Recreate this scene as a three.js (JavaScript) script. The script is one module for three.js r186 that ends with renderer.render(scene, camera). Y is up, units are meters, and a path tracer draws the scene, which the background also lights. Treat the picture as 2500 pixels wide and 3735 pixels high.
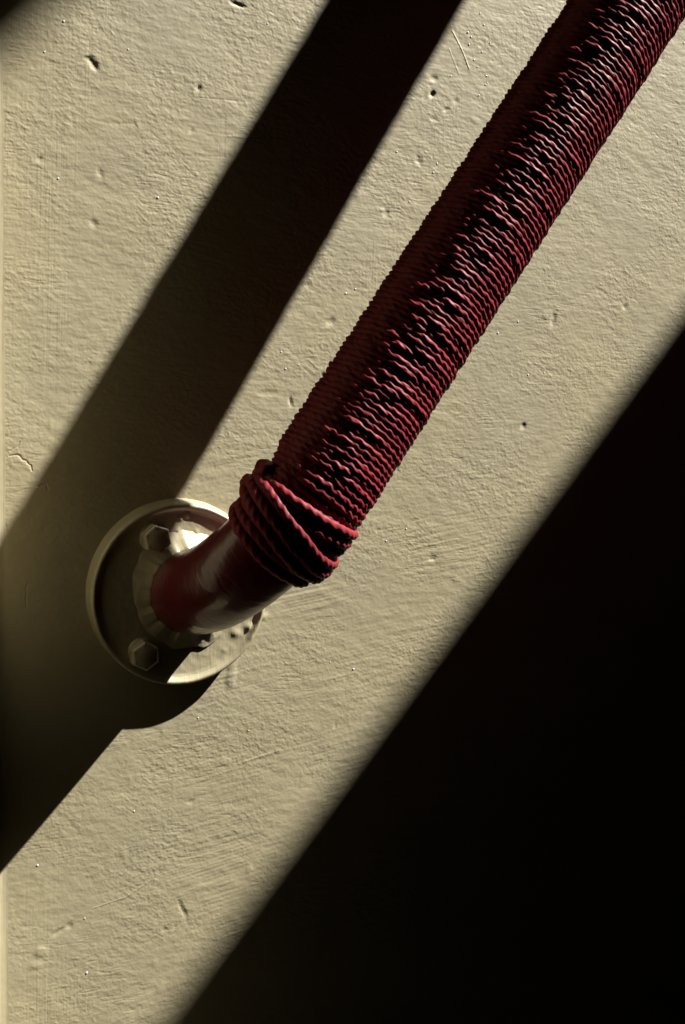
import * as THREE from 'three';
import { mergeGeometries } from 'three/addons/utils/BufferGeometryUtils.js';

// ---------------------------------------------------------------- camera, sky, sun, exposure
const scene = new THREE.Scene();
const camera = new THREE.PerspectiveCamera(47.99, 685 / 1024, 0.05, 60);
camera.position.set(-0.265957, 0.034212, 0.559014);
camera.up.set(-0.0034544, 0.998025, -0.0627233);
camera.lookAt(0, 0, 0);
scene.add(camera);

const SUN = new THREE.Vector3(0.636848, 0.738778, 0.220526).normalize();   // low over the wall: about 13 degrees
{ // plain clear sky, computed: pale at the horizon, bluer above, dull ground below
  const w = 128, h = 64, d = new Float32Array(w * h * 4);
  for (let j = 0; j < h; j++) for (let i = 0; i < w; i++) {
    const el = ((j + 0.5) / h - 0.5) * Math.PI, k = Math.max(0, Math.sin(el)), o = (j * w + i) * 4;
    const t = Math.pow(k, 0.45);
    const c = el > 0 ? [0.30 - 0.20 * t, 0.34 - 0.17 * t, 0.38 - 0.06 * t] : [0.10, 0.09, 0.075];
    d[o] = c[0]; d[o + 1] = c[1]; d[o + 2] = c[2]; d[o + 3] = 1;
  }
  const sky = new THREE.DataTexture(d, w, h, THREE.RGBAFormat, THREE.FloatType);
  sky.mapping = THREE.EquirectangularReflectionMapping;
  sky.magFilter = sky.minFilter = THREE.LinearFilter; sky.needsUpdate = true;
  scene.background = sky; scene.environment = sky;
}
const sun = new THREE.DirectionalLight(new THREE.Color(1, 0.97, 0.90), 5.0);
sun.position.copy(SUN).multiplyScalar(6); sun.target.position.set(0, 0, 0);
sun.castShadow = true; sun.shadow.radius = 1; sun.shadow.mapSize.set(4096, 4096);
Object.assign(sun.shadow.camera, { left: -2.5, right: 2.5, top: 2.5, bottom: -2.5, near: 0.1, far: 14 });
scene.add(sun, sun.target);
const renderer = new THREE.WebGLRenderer({ antialias: true });
renderer.toneMapping = THREE.LinearToneMapping;
renderer.toneMappingExposure = 3.7;
renderer.shadowMap.enabled = true;
renderer.setSize(685, 1024);

// ---------------------------------------------------------------- helpers
function rng(seed) { let a = seed >>> 0; return () => { a = (a + 0x6D2B79F5) | 0; let t = Math.imul(a ^ (a >>> 15), 1 | a); t = (t + Math.imul(t ^ (t >>> 7), 61 | t)) ^ t; return ((t ^ (t >>> 14)) >>> 0) / 4294967296; }; }
const PERM = new Uint8Array(512), GX = new Float32Array(256), GY = new Float32Array(256);
{ const r = rng(7); const a = [...Array(256).keys()]; for (let i = 255; i > 0; i--) { const j = Math.floor(r() * (i + 1)); [a[i], a[j]] = [a[j], a[i]]; }
  for (let i = 0; i < 512; i++) PERM[i] = a[i & 255];
  for (let i = 0; i < 256; i++) { const t = r() * Math.PI * 2; GX[i] = Math.cos(t); GY[i] = Math.sin(t); } }
function pn(x, y) {                                             // gradient noise, about -0.7 .. 0.7
  const xf = Math.floor(x), yf = Math.floor(y), u = x - xf, v = y - yf, X = xf & 255, Y = yf & 255;
  const a = PERM[PERM[X] + Y], b = PERM[PERM[X + 1] + Y], c = PERM[PERM[X] + Y + 1], d = PERM[PERM[X + 1] + Y + 1];
  const su = u * u * u * (u * (u * 6 - 15) + 10), sv = v * v * v * (v * (v * 6 - 15) + 10);
  const n0 = GX[a] * u + GY[a] * v, n1 = GX[b] * (u - 1) + GY[b] * v, n2 = GX[c] * u + GY[c] * (v - 1), n3 = GX[d] * (u - 1) + GY[d] * (v - 1);
  const p = n0 + su * (n1 - n0), q = n2 + su * (n3 - n2);
  return p + sv * (q - p);
}
const clamp = (x, a, b) => Math.min(b, Math.max(a, x));
const sstep = (a, b, x) => { const t = clamp((x - a) / (b - a), 0, 1); return t * t * (3 - 2 * t); };
const gauss = (d2) => Math.exp(-d2);
function gridGeometry(nu, nv, f, closeU = false) {              // f(i, j) -> [x, y, z, u, v]
  const cols = closeU ? nu : nu + 1, pos = new Float32Array(cols * (nv + 1) * 3), uv = new Float32Array(cols * (nv + 1) * 2), idx = new Uint32Array(nu * nv * 6);
  let k = 0;
  for (let j = 0; j <= nv; j++) for (let i = 0; i < cols; i++, k++) {
    const p = f(i, j); pos[k * 3] = p[0]; pos[k * 3 + 1] = p[1]; pos[k * 3 + 2] = p[2]; uv[k * 2] = p[3]; uv[k * 2 + 1] = p[4];
  }
  k = 0;
  for (let j = 0; j < nv; j++) for (let i = 0; i < nu; i++) {
    const i1 = closeU ? (i + 1) % nu : i + 1, a = j * cols + i, b = j * cols + i1, c = a + cols, d = b + cols;
    idx[k++] = a; idx[k++] = b; idx[k++] = d; idx[k++] = a; idx[k++] = d; idx[k++] = c;
  }
  const g = new THREE.BufferGeometry();
  g.setAttribute('position', new THREE.BufferAttribute(pos, 3)); g.setAttribute('uv', new THREE.BufferAttribute(uv, 2));
  g.setIndex(new THREE.BufferAttribute(idx, 1)); g.computeVertexNormals();
  return g;
}
function mesh(name, geometry, material, parent = scene) {
  const m = new THREE.Mesh(geometry, material); m.name = name; m.castShadow = m.receiveShadow = true; parent.add(m); return m;
}
function tag(o, label, category, kind, group) { o.userData.label = label; if (category) o.userData.category = category; if (kind) o.userData.kind = kind; if (group) o.userData.group = group; return o; }
function floatTexture(w, h, f) {
  const d = new Float32Array(w * h * 4);
  for (let j = 0, o = 0; j < h; j++) for (let i = 0; i < w; i++, o += 4) { const v = f(i, j); d[o] = d[o + 1] = d[o + 2] = v; d[o + 3] = 1; }
  const t = new THREE.DataTexture(d, w, h, THREE.RGBAFormat, THREE.FloatType);
  t.magFilter = t.minFilter = THREE.LinearFilter; t.wrapS = t.wrapT = THREE.MirroredRepeatWrapping; t.needsUpdate = true; return t;
}
function colourTexture(w, h, f) {
  const d = new Uint8Array(w * h * 4);
  for (let j = 0, o = 0; j < h; j++) for (let i = 0; i < w; i++, o += 4) { const c = f(i, j); for (let k = 0; k < 3; k++) { const l = clamp(c[k], 0, 1); d[o + k] = Math.round(255 * (l <= 0.0031308 ? l * 12.92 : 1.055 * Math.pow(l, 1 / 2.4) - 0.055)); } d[o + 3] = 255; }
  const t = new THREE.DataTexture(d, w, h, THREE.RGBAFormat); t.colorSpace = THREE.SRGBColorSpace;
  t.magFilter = t.minFilter = THREE.LinearFilter; t.wrapS = t.wrapT = THREE.MirroredRepeatWrapping; t.needsUpdate = true; return t;
}

// ---------------------------------------------------------------- the plastered wall: relief in millimetres
const PAINT = [0.298, 0.259, 0.163];
// pits: x, y, radius, depth, stretch, turn (mm, degrees)
const PITS = [[-138.3, 213, 1.6, .55, 1.7, 125], [-140.9, 215.8, 1.3, .45, 1.3, 0], [-86.2, 210.5, 1.2, .5, 1.3, 90], [-134.3, 162.4, 1.2, .3, 2, 110], [-137.2, 138.7, 1.6, .3, 1.5, 120], [47.1, 237, 1.5, .4, 1.7, 0], [46.7, 228.5, 1.5, .8, 1.2, 60], [55.5, 221.6, .9, .4, 2, 20], [61.4, 227.2, 1.5, .3, 1.2, 0], [47.9, 215.6, 1.1, .3, 2, 0], [39.6, 192, 1.6, .28, 2, 120], [20.5, 161.5, 1.8, .35, 1.2, 60], [-10.1, 101.3, 1.6, .4, 1.6, 30], [132.3, 113, 1.6, .4, 2.3, 80], [114.2, 50.4, 1.5, .5, 1.2, 45], [183.8, 124.2, 1.4, .35, 1.2, 0], [56.8, -25.8, 1.5, .35, 1.6, 0], [-81.7, -150, .9, .3, 2.2, 10], [-44.8, 61.7, 1.6, .25, 3.2, 5], [-163.1, 165.8, .9, .35, 1.4, 60], [-24.6, 119.1, 1.2, .2, 1.6, 40],
  [-66.7, 255.1, .8, .6, 5.2, -12], [-32, 57.7, .8, .5, 3.6, 105], [-85, -206, .7, .4, 8, 116], [-94.3, -215.4, .7, .3, 2, 0], [-88.5, -214.9, .6, .3, 1.5, 0], [-148, -208, 1.1, .3, 3.6, 25], [-143, -206, 1.6, .3, 1.1, 0]];
const LUMPS = [[-12.1, 74.6, 1.8, .45, 1, 0], [-44.4, -55.3, 1.6, .4, 1.6, 30], [-156.7, -216.7, 2.6, .28, 1.2, 0], [-159.3, -223.2, 2.2, .22, 1.4, 0], [-37.4, 24, 2.6, .2, 1, 0]];
{ const r = rng(31); // scattered small pocks and blisters in the old paint
  for (let i = 0; i < 26; i++) PITS.push([-178 + r() * 430, -330 + r() * 620, .5 + r() * .7, .08 + r() * .2, 1 + r() * 2, r() * 180]);
  for (let i = 0; i < 150; i++) LUMPS.push([-178 + r() * 430, -330 + r() * 620, .6 + r() * 1.4, .05 + r() * .12, 1 + r() * 1.6, r() * 180]); }
// cracks, hairs and scratches: points in mm, half width, height (negative cuts in)
const LINES = [
  [[[57.9, 264.2], [64, 256], [69.4, 246]], .45, .16], [[[56.4, 254.2], [63, 242]], .4, .08], [[[-53.4, -131.8], [-33.3, -127.4]], .7, .12],
  [[[-131.8, -198.9], [-114.9, -195.5], [-101.9, -188.6], [-93.3, -180.5]], .35, .1],
  [[[-175, 25.9], [-172, 26.6], [-170.4, 26.1], [-169, 24.2], [-167.3, 23.8], [-166.6, 22.4], [-165.2, 21.6], [-164.6, 19.2]], .45, -.24], [[[-165.5, -34.8], [-166.7, -37.2], [-166.1, -39.6], [-166.6, -42.4], [-166, -46.6]], .3, -.22], [[[-170.5, 32.7], [-171.2, 30.9], [-172.6, 29.8], [-174.6, 28.3]], .45, -.2],
  [[[-162, 11.5], [-158, 13], [-157, 10.5]], .4, -.25], [[[-140, 188], [-132, 187], [-118, 188.5]], .9, -.08], [[[-86, 206], [-66, 207.5]], .5, -.08], [[[-70, 189.5], [-52, 190.5]], .6, .1]];
function feature(list, x, y) {
  let h = 0;
  for (const [px, py, r, d, s, a] of list) {
    const dx = x - px, dy = y - py; if (dx * dx + dy * dy > r * r * s * s * 9) continue;
    const c = Math.cos(a * Math.PI / 180), n = Math.sin(a * Math.PI / 180), u = (dx * c + dy * n) / (r * s), v = (-dx * n + dy * c) / r;
    const q = u * u + v * v; h += d * gauss(q * q * 0.9);
  }
  return h;
}
function lines(x, y) {
  let h = 0;
  for (const [pts, w, d] of LINES) for (let i = 0; i + 1 < pts.length; i++) {
    const [ax, ay] = pts[i], [bx, by] = pts[i + 1];
    if (x < Math.min(ax, bx) - 3 || x > Math.max(ax, bx) + 3 || y < Math.min(ay, by) - 3 || y > Math.max(ay, by) + 3) continue;
    const ex = bx - ax, ey = by - ay, t = clamp(((x - ax) * ex + (y - ay) * ey) / (ex * ex + ey * ey), 0, 1);
    const q = Math.hypot(x - ax - ex * t, y - ay - ey * t) / (w * (0.7 + 0.6 * pn(x * .9, y * .9 + 40) + 0.2));
    const hh = d * gauss(q * q); if (Math.abs(hh) > Math.abs(h)) h = hh;
  }
  return h;
}
function drip(x, y) {                                           // a run of paint below the flange
  const t = clamp((-64 - y) / 25, 0, 1), d = Math.hypot(x + 61 - .5 * Math.sin(t * 4), y + 64 + 25 * t) / (1.9 + .5 * t);
  return (.24 + .14 * t * t) * gauss(d ** 4);
}
function broadRelief(x, y) {                                    // carried by the mesh
  return drip(x, y) + 0.26 * pn(x / 60 + 3, y / 42) + 0.10 * pn(x / 24, y / 15 + 9) + 0.06 * pn(x / 11 + 5, y / 8) - feature(PITS, x, y) + feature(LUMPS, x, y);
}
const TW = 2048, TH = 2048, TX0 = -190, TX1 = 270, TY0 = -340, TY1 = 320;   // the part of the wall in view, mm
function fineRelief(x, y) {                                     // carried by the bump map
  const wx = x + .7 * pn(x / 9, y / 9 + 70), wy = y + .6 * pn(x / 8 + 50, y / 8);
  const rough = .62 + .72 * sstep(-.3, .4, pn(x / 40 + 61, y / 34 + 2));
  let h = rough * (0.075 * pn(wx / 2.9, wy / 2.1) + 0.048 * pn(wx / 1.35 + 31, wy / 1.15)) + 0.11 * pn(wx / 8.5, wy / 4.2 + 17);
  const blob = pn(wx / 2.3 + 90, wy / 1.9 + 33); h += rough * 0.10 * Math.max(0, blob - .1);   // small rounded grains
  h += 0.045 * sstep(-60, 60, y + .3 * x) * pn(wx / 6.5 + 12, wy / 1.5 + 5);                // level drag marks above
  const patch = sstep(-.25, .35, pn(x / 55 + 11, y / 45 + 23));
  const roll = pn(wx / 15 + 5, wy / 2.1 + 60);                  // creases left by the roller, mostly level
  h -= 0.075 * patch * patch * Math.pow(1 - Math.min(1, Math.abs(roll) * 3.6), 2) * sstep(-.15, .25, pn(x / 12 + 31, y / 7 + 77));
  // brush strokes: upright near the corner and in a few patches, slanting lower down
  const up = sstep(-118, -160, x) * (0.35 + sstep(0, .4, pn(x / 30 + 91, y / 70))) + 0.7 * sstep(.12, .42, pn(x / 28 + 17, y / 60 + 5)) * sstep(20, 120, y);
  h += 0.035 * up * (1.3 * pn(x / .8, y / 34 + 3) + 1.1 * pn(x / 1.7 + 8, y / 50));
  const u = x * .985 + y * .17, v = -x * .17 + y * .985, dn = sstep(120, -80, y) * sstep(-150, -40, x) * (.35 + sstep(-.1, .4, pn(x / 50 + 40, y / 40 + 8)));
  h += dn * (0.10 * pn(u / 30, v / 1.5) + 0.10 * pn(u / 38 + 5, v / 3.3 + 9));
  return h + lines(x, y);
}
const BR = 1.2;
const fineMap = floatTexture(TW, TH, (i, j) => 0.5 + fineRelief(TX0 + (TX1 - TX0) * (i + .5) / TW, TY0 + (TY1 - TY0) * (j + .5) / TH) / BR);
const wallColour = colourTexture(512, 768, (i, j) => {
  const x = TX0 + (TX1 - TX0) * i / 512, y = TY0 + (TY1 - TY0) * j / 768;
  const m = 1 + .07 * pn(x / 34 + 2, y / 30) + .05 * pn(x / 9, y / 7 + 12) + .05 * pn(x / 2.5, y / 2.5 + 44), t = .05 * pn(x / 70 + 8, y / 60 + 3);
  return [PAINT[0] * m * (1 + t * .5), PAINT[1] * m, PAINT[2] * m * (1 - t)];
});
const wallMat = new THREE.MeshPhysicalMaterial({ map: wallColour, roughness: 0.58, specularIntensity: 0.7, bumpMap: fineMap, bumpScale: BR / 1000 });
const lean = (y) => -0.1765 - 0.0195 * clamp(y, -.9, .9);
{
  const steps = (spec) => { const a = [spec[0][0]]; for (const [x0, x1, d] of spec) { const n = Math.max(1, Math.round((x1 - x0) / d)); for (let i = 1; i <= n; i++) a.push(x0 + (x1 - x0) * i / n); } return a; };
  const xs = steps([[-.1765, .265, .0008], [.265, .40, .006], [.40, 1.72, .1]]), ys = steps([[-1.0, -.42, .1], [-.42, -.345, .006], [-.345, .325, .00082], [.325, .42, .006], [.42, 2.8, .15]]);
  const g = gridGeometry(xs.length - 1, ys.length - 1, (i, j) => {
    const y = ys[j], k = 1 - sstep(-.1765, -.02, xs[i]), x = xs[i] + k * (lean(y) + .1765);
    const inView = x < .3 && y > -.38 && y < .36, fade = sstep(-.1765, -.168, xs[i]);
    const z = inView ? broadRelief(x * 1000, y * 1000) * fade / 1000 : 0;
    return [x, y, z, (x * 1000 - TX0) / (TX1 - TX0), (y * 1000 - TY0) / (TY1 - TY0)];
  });
  const core = new THREE.BoxGeometry(2.1, 3.8, .2); core.translate(.67, .9, -.106);
  const wall = mesh('plaster_wall', mergeGeometries([g, core]), wallMat);
  tag(wall, 'tan painted rough plaster wall behind the red handrail, crossed by slanting shadows', 'wall', 'structure');
  // droplets of pale paint spattered over the wall
  const spots = [[-153, 231], [-161.7, 215.4], [-121.9, 223.4], [-154.3, 157.9], [-50.5, 248.6], [-105.7, 154.7], [-161.9, 11.3], [75.1, 276.9], [77.8, 271.1], [68.8, 258.9], [74.8, 247.9], [81, 243.9], [81.5, 240.3], [49.1, 186.7], [60.4, 185.8], [26, 194.8], [51.2, 191.9], [34.8, 169.4], [77.2, 256.3], [67.7, 265.3], [69.8, 263.3], [82.2, 262.2], [80.4, 239.1], [72.3, 251.2], [57.8, 240.1], [76.2, 232.5], [-1.9, 116.7], [-38.1, 83.4], [-35.4, 74.9], [-28, 77.2], [39.4, -9.1], [27.1, -15.8], [24.2, -26.9], [3.7, 119.5], [108.1, 109.8], [127.4, 81.7], [116.2, 79.9], [94.6, 102.5], [-159, -173.3], [-133.9, -231.4], [-135.4, -203.3], [-111.4, -151.7], [-50.9, -115.2], [-78.8, -106.4], [-4.7, -81.4], [9.5, -86], [125.7, 253.8], [220, 286.2]];
  const r = rng(5), drops = spots.map(([x, y]) => { const s = new THREE.SphereGeometry(.00034 + .00034 * r() * r(), 8, 6); s.scale(1, 1, .3); s.translate(x / 1000, y / 1000, broadRelief(x, y) / 1000 + .0001); return s; });
  tag(mesh('paint_speck', mergeGeometries(drops), new THREE.MeshPhysicalMaterial({ color: new THREE.Color(.62, .66, .72), roughness: .15 }), wall), 'tiny pale paint specks spattered on the tan wall', null, 'stuff');
}
// ---------------------------------------------------------------- the side wall: a shallow return that rounds out of the corner, comes a little forward and turns off to the left
{
  const A = 76 * Math.PI / 180, R = .013, D = .028, R2 = .008, prof = [];
  let x = 0, z = 0, t = 0, ang = 0;                             // ang: how far the face has turned from the wall's plane
  prof.push([x, z, 0, t]);
  const walk = (len, turn, n) => { for (let i = 0; i < n; i++) { const h = ang + turn / n / 2; x -= Math.cos(h) * len / n; z += Math.sin(h) * len / n; ang += turn / n; t += len / n; prof.push([x, z, ang, t]); } };
  walk(R * A, A, 40); walk(D, 0, 40); walk(R2 * A, -A, 16); walk(.06, 0, 20); walk(1.32, 0, 8);
  const zf = z, n = prof.length - 1;
  const ys = []; for (let y = -1.0; y < -.42; y += .05) ys.push(y); for (let y = -.42; y < .42; y += .003) ys.push(y); for (let y = .42; y <= 2.83; y += .11) ys.push(y);
  const front = gridGeometry(n, ys.length - 1, (i, j) => {
    const [px, pz, pa, t] = prof[n - i], y = ys[j], mm = t * 1000, ym = y * 1000;
    const h = sstep(0, .008, t) * (.35 * pn(mm / 30 + 60, ym / 45) + .2 * pn(mm / 12 + 7, ym / 20)) / 1000;
    return [lean(y) + px + Math.sin(pa) * h, y, pz + Math.cos(pa) * h, t / .12, y / .24];
  });
  const map = floatTexture(512, 512, (i, j) => { const x = 120 * i / 512, y = 240 * j / 512; return .5 + (.05 * pn(x / .7, y / 40) + .05 * pn(x / 1.8 + 9, y / 60) + .05 * pn(x / 2.8 + 20, y / 4) + .06 * pn(x / 6, y / 9 + 4)) / BR; });
  const m = new THREE.MeshPhysicalMaterial({ color: new THREE.Color(...PAINT), roughness: .6, specularIntensity: .7, bumpMap: map, bumpScale: BR / 1000 });
  const back = new THREE.BoxGeometry(1.32, 3.8, .2 + zf - .012); back.translate(-.29 - .66, .9, (zf - .012 - .2) / 2);
  tag(mesh('side_wall', mergeGeometries([front, back]), m), 'sunlit tan side wall rounding out of the corner at the left edge', 'wall', 'structure');
}
// ---------------------------------------------------------------- the dim room round it, with one window high on the right that lets in the sun
const dim = new THREE.MeshStandardMaterial({ color: new THREE.Color(.055, .048, .04), roughness: .9 });
function box(x0, x1, y0, y1, z0, z1) { const b = new THREE.BoxGeometry(x1 - x0, y1 - y0, z1 - z0); b.translate((x0 + x1) / 2, (y0 + y1) / 2, (z0 + z1) / 2); return b; }
{
  const X0 = 1.60, X1 = 1.72, T = Math.tan(Math.atan2(SUN.y, SUN.x)), Y1 = 2.8;
  const sill = -.0516 + (X0 - .0806) * T, head = .224 + (X1 + .1672) * T, z0 = .38, z1 = .742;
  const low = box(X0, X1, -1, sill, .004, 2.5), q = low.attributes.position;   // its sill is a little out of level
  for (let i = 0; i < q.count; i++) if (q.getY(i) > 0) q.setY(i, sill - .114 * (q.getZ(i) - .526));
  tag(mesh('window_wall', mergeGeometries([low, box(X0, X1, head, Y1, .004, 2.5), box(X0 + .002, X1 - .002, sill - .4, head, .005, z0), box(X0 + .002, X1 - .002, sill - .4, head, z1, 2.499)]), dim), 'dark wall with the small window the sun comes through', 'wall', 'structure');
  tag(mesh('left_wall', box(-1.72, -1.6, -1, Y1, -.2, 2.5), dim), 'dark wall closing the room far to the left', 'wall', 'structure');
  tag(mesh('far_wall', box(-1.6, X1, -1, Y1, 2.503, 2.62), dim), 'dark wall facing the handrail across the room', 'wall', 'structure');
  tag(mesh('floor', box(-1.6, X1 + .03, -1.12, -1.003, -.2, 2.62), dim), 'dark floor below the handrail', null, 'structure');
  tag(mesh('ceiling', box(-1.6, X1 + .03, Y1 + .003, Y1 + .12, -.2, 2.62), dim), 'dark ceiling above the handrail', null, 'structure');
}

// ---------------------------------------------------------------- the handrail
const BASE = new THREE.Vector3(-.08488, -.04104, 0), PSI = 1.00306, RB = .0216, BEND = .07801, ARC = BEND * 1.51276;
const U = new THREE.Vector3(Math.cos(PSI), Math.sin(PSI), 0), Nz = new THREE.Vector3(0, 0, 1), SIDE = new THREE.Vector3(Math.sin(PSI), -Math.cos(PSI), 0);
function frame(s) {                                             // point, tangent and outward direction of the pipe's centre line
  const a = Math.min(s, ARC) / BEND, e = Math.max(0, s - ARC);
  const T = U.clone().multiplyScalar(Math.sin(a)).addScaledVector(Nz, Math.cos(a));
  const O = Nz.clone().multiplyScalar(Math.sin(a)).addScaledVector(U, -Math.cos(a));
  const P = Nz.clone().multiplyScalar(BEND * Math.sin(a)).addScaledVector(U, BEND * (1 - Math.cos(a))).addScaledVector(T, e).addScaledVector(SIDE, -.0020 * (1 - sstep(.05, .115, s)));
  return { P, T, O };
}
function around(fr, th, r) { const c = Math.cos(th) * r, n = Math.sin(th) * r; return [fr.P.x + SIDE.x * c + fr.O.x * n, fr.P.y + SIDE.y * c + fr.O.y * n, fr.P.z + SIDE.z * c + fr.O.z * n]; }
const rail = new THREE.Group(); rail.name = 'handrail'; rail.position.copy(BASE); scene.add(rail);
tag(rail, 'dark red pipe handrail wrapped in painted cord, bolted to the tan wall', 'handrail');

const RED = new THREE.Color(.15, .0165, .0215);
const streakMap = floatTexture(512, 512, (i, j) => { const x = i / 512 * 60, y = j / 512 * 60; return .5 + .5 * (.45 * pn(x / 1.1, y / 7) + .35 * pn(x / 2.3 + 9, y / 9 + 3) + .35 * pn(x / 5 + 30, y / 5) + .12 * pn(x / .8, y / .8 + 70)); });
const pipeMat = new THREE.MeshPhysicalMaterial({ color: new THREE.Color(.085, .007, .0085), roughness: .3, specularIntensity: .5, clearcoat: .22, clearcoatRoughness: .04, bumpMap: streakMap, bumpScale: .0003 });
{
  const ss = []; for (let s = .003; s < ARC; s += .001) ss.push(s); for (let s = ARC; s < 1.16; s += .02) ss.push(s);
  const fr = ss.map(frame);
  mesh('pipe', gridGeometry(96, ss.length - 1, (i, j) => {
    const th = i / 96 * Math.PI * 2, q = RB + .00018 * pn(i / 96 * 9, ss[j] * 90) + .0001 * pn(i / 5, ss[j] * 300);
    return [...around(fr[j], th, q), ss[j] / .06, th * RB / .06];
  }), pipeMat, rail);
}
const ropeMat = new THREE.MeshPhysicalMaterial({ color: RED, roughness: .5, specularIntensity: .16 });
{ // the cord wound tightly round the pipe, every turn laid on the last and painted over
  const P = .0029, R = .00172, LAY = .0150, S0 = .1035;
  const ss = []; for (let s = S0; s < .43; s += .00026) ss.push(s); for (let s = .43; s < 1.15; s += .0008) ss.push(s);
  const fr = ss.map(frame), NT = 224;
  const rad = (th, s) => {
    const t = th / (2 * Math.PI);
    const q0 = s / P - t;
    const q = q0 + .26 * pn(Math.cos(th) * 2.2 + 40, s * 190 + Math.sin(th) * 2.2) + .10 * pn(Math.cos(th) * 7, s * 480 + Math.sin(th) * 7);
    const turn = Math.floor(q), len = 2 * Math.PI * RB * (turn + t), c0 = (q - turn - .5) * 2;
    const c = c0 + .17 * (1 - c0 * c0) * Math.cos(6 * Math.PI * len / LAY + 2.2 * pn(th * 2.5, turn * .91));
    const phi = Math.asin(clamp(c, -1, 1)), tw = 3 * (phi - 2 * Math.PI * len / LAY) + 1.6 * pn(th * 3, turn * .77);
    const proud = .0010 * pn(turn * 1.37 + 5, Math.cos(th) * 1.6 + Math.sin(th) * 2.8 + 11) + .0003 * pn(turn * .31 + 2, th * .9) + .00025 * pn(th * 9, s * 900);
    const h = Math.sqrt(Math.max(0, 1 - c * c)) * R * (.93 + .08 * Math.cos(tw));
    const fill = (.45 + .45 * pn(th * 5 + 3, s * 500)) * R, k = .0005, d = h - fill;                // paint bridging the grooves
    let d0 = th - 3.34; if (d0 > Math.PI) d0 -= 2 * Math.PI;
    const ridge = .0030 * gauss((d0 / .12) ** 2) * sstep(S0, S0 + .02, s);   // a strand running along under the turns
    return RB + .0018 + fill + .5 * (d + Math.sqrt(d * d + k * k)) + proud * 1.0 + ridge;
  };
  mesh('cord_wrap', gridGeometry(NT, ss.length - 1, (i, j) => { const th = i / NT * Math.PI * 2; return [...around(fr[j], th, rad(th, ss[j])), i / NT, ss[j]]; }, true), ropeMat, rail);
}
{ // the knotted turns at the end of the wrapping, heavier cord crossing itself
  const loop = (s0, tilt, tt, r, R, turns, th0, rise, seed) => {
    const n = Math.round(190 * turns), m = 18, LAY = .0150;
    return gridGeometry(m, n, (i, j) => {
      const th = th0 + j / n * Math.PI * 2 * turns, end = Math.sqrt(clamp(Math.min(j, n - j) / 5, 0.02, 1));
      const s = s0 + rise * j / n + tilt * Math.cos(th - tt) + .0006 * pn(j / 17 + seed * 9, seed), f = frame(s), q = r + .0005 * pn(j / 23 + seed * 5, seed + 4);
      const ph = i / m * Math.PI * 2, al = (j / n * turns) * 2 * Math.PI * q / LAY * 2 * Math.PI, rr = R * end * (.95 + .07 * Math.cos(3 * (ph - al)) + .12 * pn(j / 9 + seed, Math.cos(ph) + 4));
      const a = around(f, th, q + rr * Math.cos(ph)), b = rr * Math.sin(ph);
      return [a[0] + f.T.x * b, a[1] + f.T.y * b, a[2] + f.T.z * b, i / m, j / n];
    }, true);
  };
  const g = [];
  g.push(loop(.0765, .0010, 1.9, RB + .0019, .0025, 5.02, .4, .0215, 1));
  g.push(loop(.0862, .0046, 3.3, RB + .0050, .0026, 1.15, 5.2, -.0012, 2));
  g.push(loop(.0905, .0052, 3.3, RB + .0056, .0027, 1.15, 5.3, -.0012, 3));
  g.push(loop(.0950, .0056, 3.3, RB + .0052, .0026, 1.15, 5.4, -.0012, 4));
  g.push(loop(.0965, .0030, 4.9, RB + .0036, .0024, 1, 1.2, 0, 7));
  g.push(loop(.0985, .0014, 5.9, RB + .0038, .0024, 1, 2.2, 0, 5));
  g.push(loop(.1030, .0010, 5.9, RB + .0036, .0024, 1, 3.1, 0, 6));
  { // the tucked end: a lump of knotted cord thick with paint
    const lump = (s, th, q, a, b, c, seed) => {
      const f = frame(s), p = around(f, th, q), rd = SIDE.clone().multiplyScalar(Math.cos(th)).addScaledVector(f.O, Math.sin(th)), ta = f.T.clone().cross(rd);
      return gridGeometry(40, 24, (i, j) => {
        const u = i / 40 * Math.PI * 2, v = j / 24 * Math.PI, k = 1 + .22 * pn(Math.cos(u) * 1.6 + seed, v * 1.3 + Math.sin(u)) + .10 * Math.cos(2 * u + 3 * v);
        const x = a * k * Math.sin(v) * Math.cos(u), y = b * k * Math.sin(v) * Math.sin(u), z = c * k * Math.cos(v);
        return [p[0] + f.T.x * x + ta.x * y + rd.x * z, p[1] + f.T.y * x + ta.y * y + rd.y * z, p[2] + f.T.z * x + ta.z * y + rd.z * z, i / 40, j / 24];
      }, true);
    };
    g.push(lump(.1035, 3.25, RB + .0042, .0058, .0085, .0044, 3), lump(.0930, 3.45, RB + .0046, .0050, .0075, .0042, 8));
  }
  mesh('cord_knot', mergeGeometries(g), ropeMat, rail);
}
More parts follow.
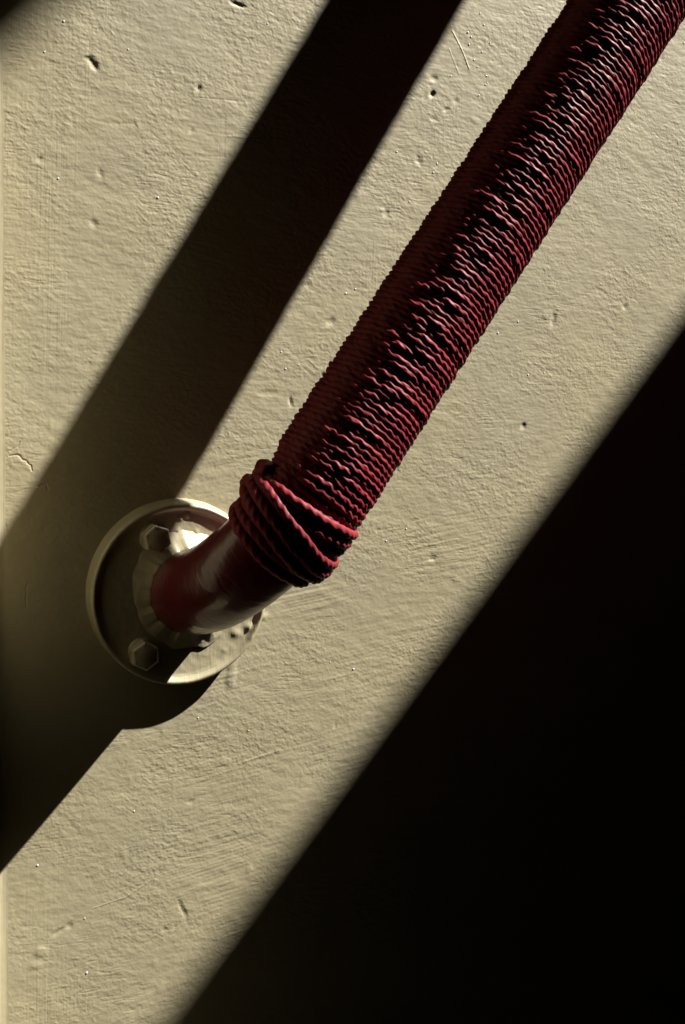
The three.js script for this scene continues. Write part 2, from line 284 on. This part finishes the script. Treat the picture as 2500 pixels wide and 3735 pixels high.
// ---------------------------------------------------------------- flange
const flangeMat = new THREE.MeshPhysicalMaterial({ map: wallColour, roughness: .4, clearcoat: .35, clearcoatRoughness: .25, bumpMap: streakMap, bumpScale: .00018 });
const FC = [-.00594, -.00048];
{
  const prof = [[.0463, -.003], [.0463, 0], [.0462, .0020], [.0461, .0040], [.0459, .0056], [.0456, .0065], [.0450, .0070], [.0443, .0071], [.0436, .0068], [.0428, .0062], [.0420, .0057], [.0405, .0053], [.0370, .0051], [.034, .0050], [.030, .0050], [.027, .0050], [.024, .0050], [.020, .0050]];
  const dense = []; for (let i = 0; i + 1 < prof.length; i++) for (let k = 0; k < 4; k++) dense.push([prof[i][0] + (prof[i + 1][0] - prof[i][0]) * k / 4, prof[i][1] + (prof[i + 1][1] - prof[i][1]) * k / 4]); dense.push(prof[prof.length - 1]);
  const blobs = [[-89.1, -1.3, 1.3, 1.2], [-92.2, -3.3, .9, .8], [-93.1, -9.9, 1.2, .9], [-85.6, -14.5, 1.3, .9], [-83.6, -10.4, 1.1, .8], [-61.3, -62.4, 1.8, 1.1], [-54.2, -59.5, 1.8, 1.3], [-53.5, -64.8, 1.4, .9], [-67.1, -71, 1.1, .7], [-47.7, -52.4, 2.2, 1.1]];
  const NT = 320, plate = gridGeometry(NT, dense.length - 1, (i, j) => {
    const th = -i / NT * Math.PI * 2, [r0, z0] = dense[j], r = r0 + .00022 * pn(Math.cos(th) * 5, Math.sin(th) * 5 + 7) * (r0 > .043 ? 1 : 0) + .0020 * Math.cos(th - 1.95) * clamp(1 - z0 / .0066, 0, 1);
    const x = FC[0] + r * Math.cos(th), y = FC[1] + r * Math.sin(th), xm = (x + BASE.x) * 1000, ym = (y + BASE.y) * 1000;
    let h = .16 * pn(xm / 4, ym / 4) + .12 * pn(xm / 9, ym / 9 + 3) + .06 * pn(xm / 1.8, ym / 1.8);
    for (const [bx, by, br, bh] of blobs) h += bh * gauss((((xm - bx) ** 2 + (ym - by) ** 2) / (br * br * 1.5)) ** 1.1) * .55;
    return [x, y, z0 + (j > 40 ? h / 1000 : h / 3000), x / .06, y / .06];
  }, true);
  const fl = mesh('flange', plate, flangeMat, rail);
  tag(fl, 'round tan painted flange with a raised rim');
  // collar of weld and thick paint between plate and pipe
  const fr = []; const cs = []; for (let k = 0; k <= 20; k++) cs.push(k / 20);
  mesh('collar', gridGeometry(160, 20, (i, j) => {
    const th = i / 160 * Math.PI * 2, t = cs[j], e = pn(Math.cos(th) * 4 + 3, Math.sin(th) * 4) * .0016 + pn(Math.cos(th) * 14, Math.sin(th) * 14) * .0009;
    const up = Math.max(0, Math.cos(th - 4.1)), s = .0046 + t * (.0026 + e + .0060 * up), fall = Math.pow(1 - t, 1.25);
    const q = RB + .0004 + (.0072 + .0062 * up + .0022 * pn(Math.cos(th) * 2.2 + 6, Math.sin(th) * 2.2)) * fall + (.0009 * pn(Math.cos(th) * 2.6 * (2 - t) + 9, Math.sin(th) * 2.6 * (2 - t)) + .0003 * pn(Math.cos(th) * 6 * (1.6 - t) + 30, Math.sin(th) * 6 * (1.6 - t))) * (1 - t) + .00015 * pn(Math.cos(th) * 14 * (1.6 - t), Math.sin(th) * 14 * (1.6 - t) + 8) + (t > .96 ? -.0006 : 0);
    return [...around(frame(s), th, q), th * RB / .06, s / .06];
  }, true), flangeMat, fl);
  const hex = new THREE.Shape(); for (let k = 0; k < 6; k++) { const a = k * Math.PI / 3 + .52, r = .0054; k ? hex.lineTo(r * Math.cos(a), r * Math.sin(a)) : hex.moveTo(r * Math.cos(a), r * Math.sin(a)); } hex.closePath();
  const head = new THREE.ExtrudeGeometry(hex, { depth: .0066, bevelEnabled: true, bevelThickness: .0017, bevelSize: .0017, bevelSegments: 4, curveSegments: 1 });
  const dome = new THREE.SphereGeometry(.0075, 24, 8, 0, Math.PI * 2, 0, .72); dome.rotateX(Math.PI / 2); dome.scale(1.04, 1.04, .5); dome.translate(0, 0, .0083 - .0075 * .5 * .752 - .0001);
  const washer = new THREE.CylinderGeometry(.0068, .0080, .0012, 28); washer.rotateX(Math.PI / 2); washer.translate(0, 0, -.0004);
  for (const [x, y, turn, label] of [[-105.6, -12.8, .25, 'upper hex bolt head on the flange'], [-110.5, -70.4, .1, 'lower hex bolt head on the flange']]) {
    const gs = [head, dome, washer].map((g) => { const c = g.index ? g.toNonIndexed() : g.clone(); for (const k of Object.keys(c.attributes)) if (!['position', 'normal', 'uv'].includes(k)) c.deleteAttribute(k); return c; });
    const b = mesh('bolt', mergeGeometries(gs), flangeMat, fl);
    b.position.set(x / 1000 - BASE.x, y / 1000 - BASE.y, .0058); b.rotation.set(.03, -.04, turn); tag(b, label);
  }
}
renderer.render(scene, camera);
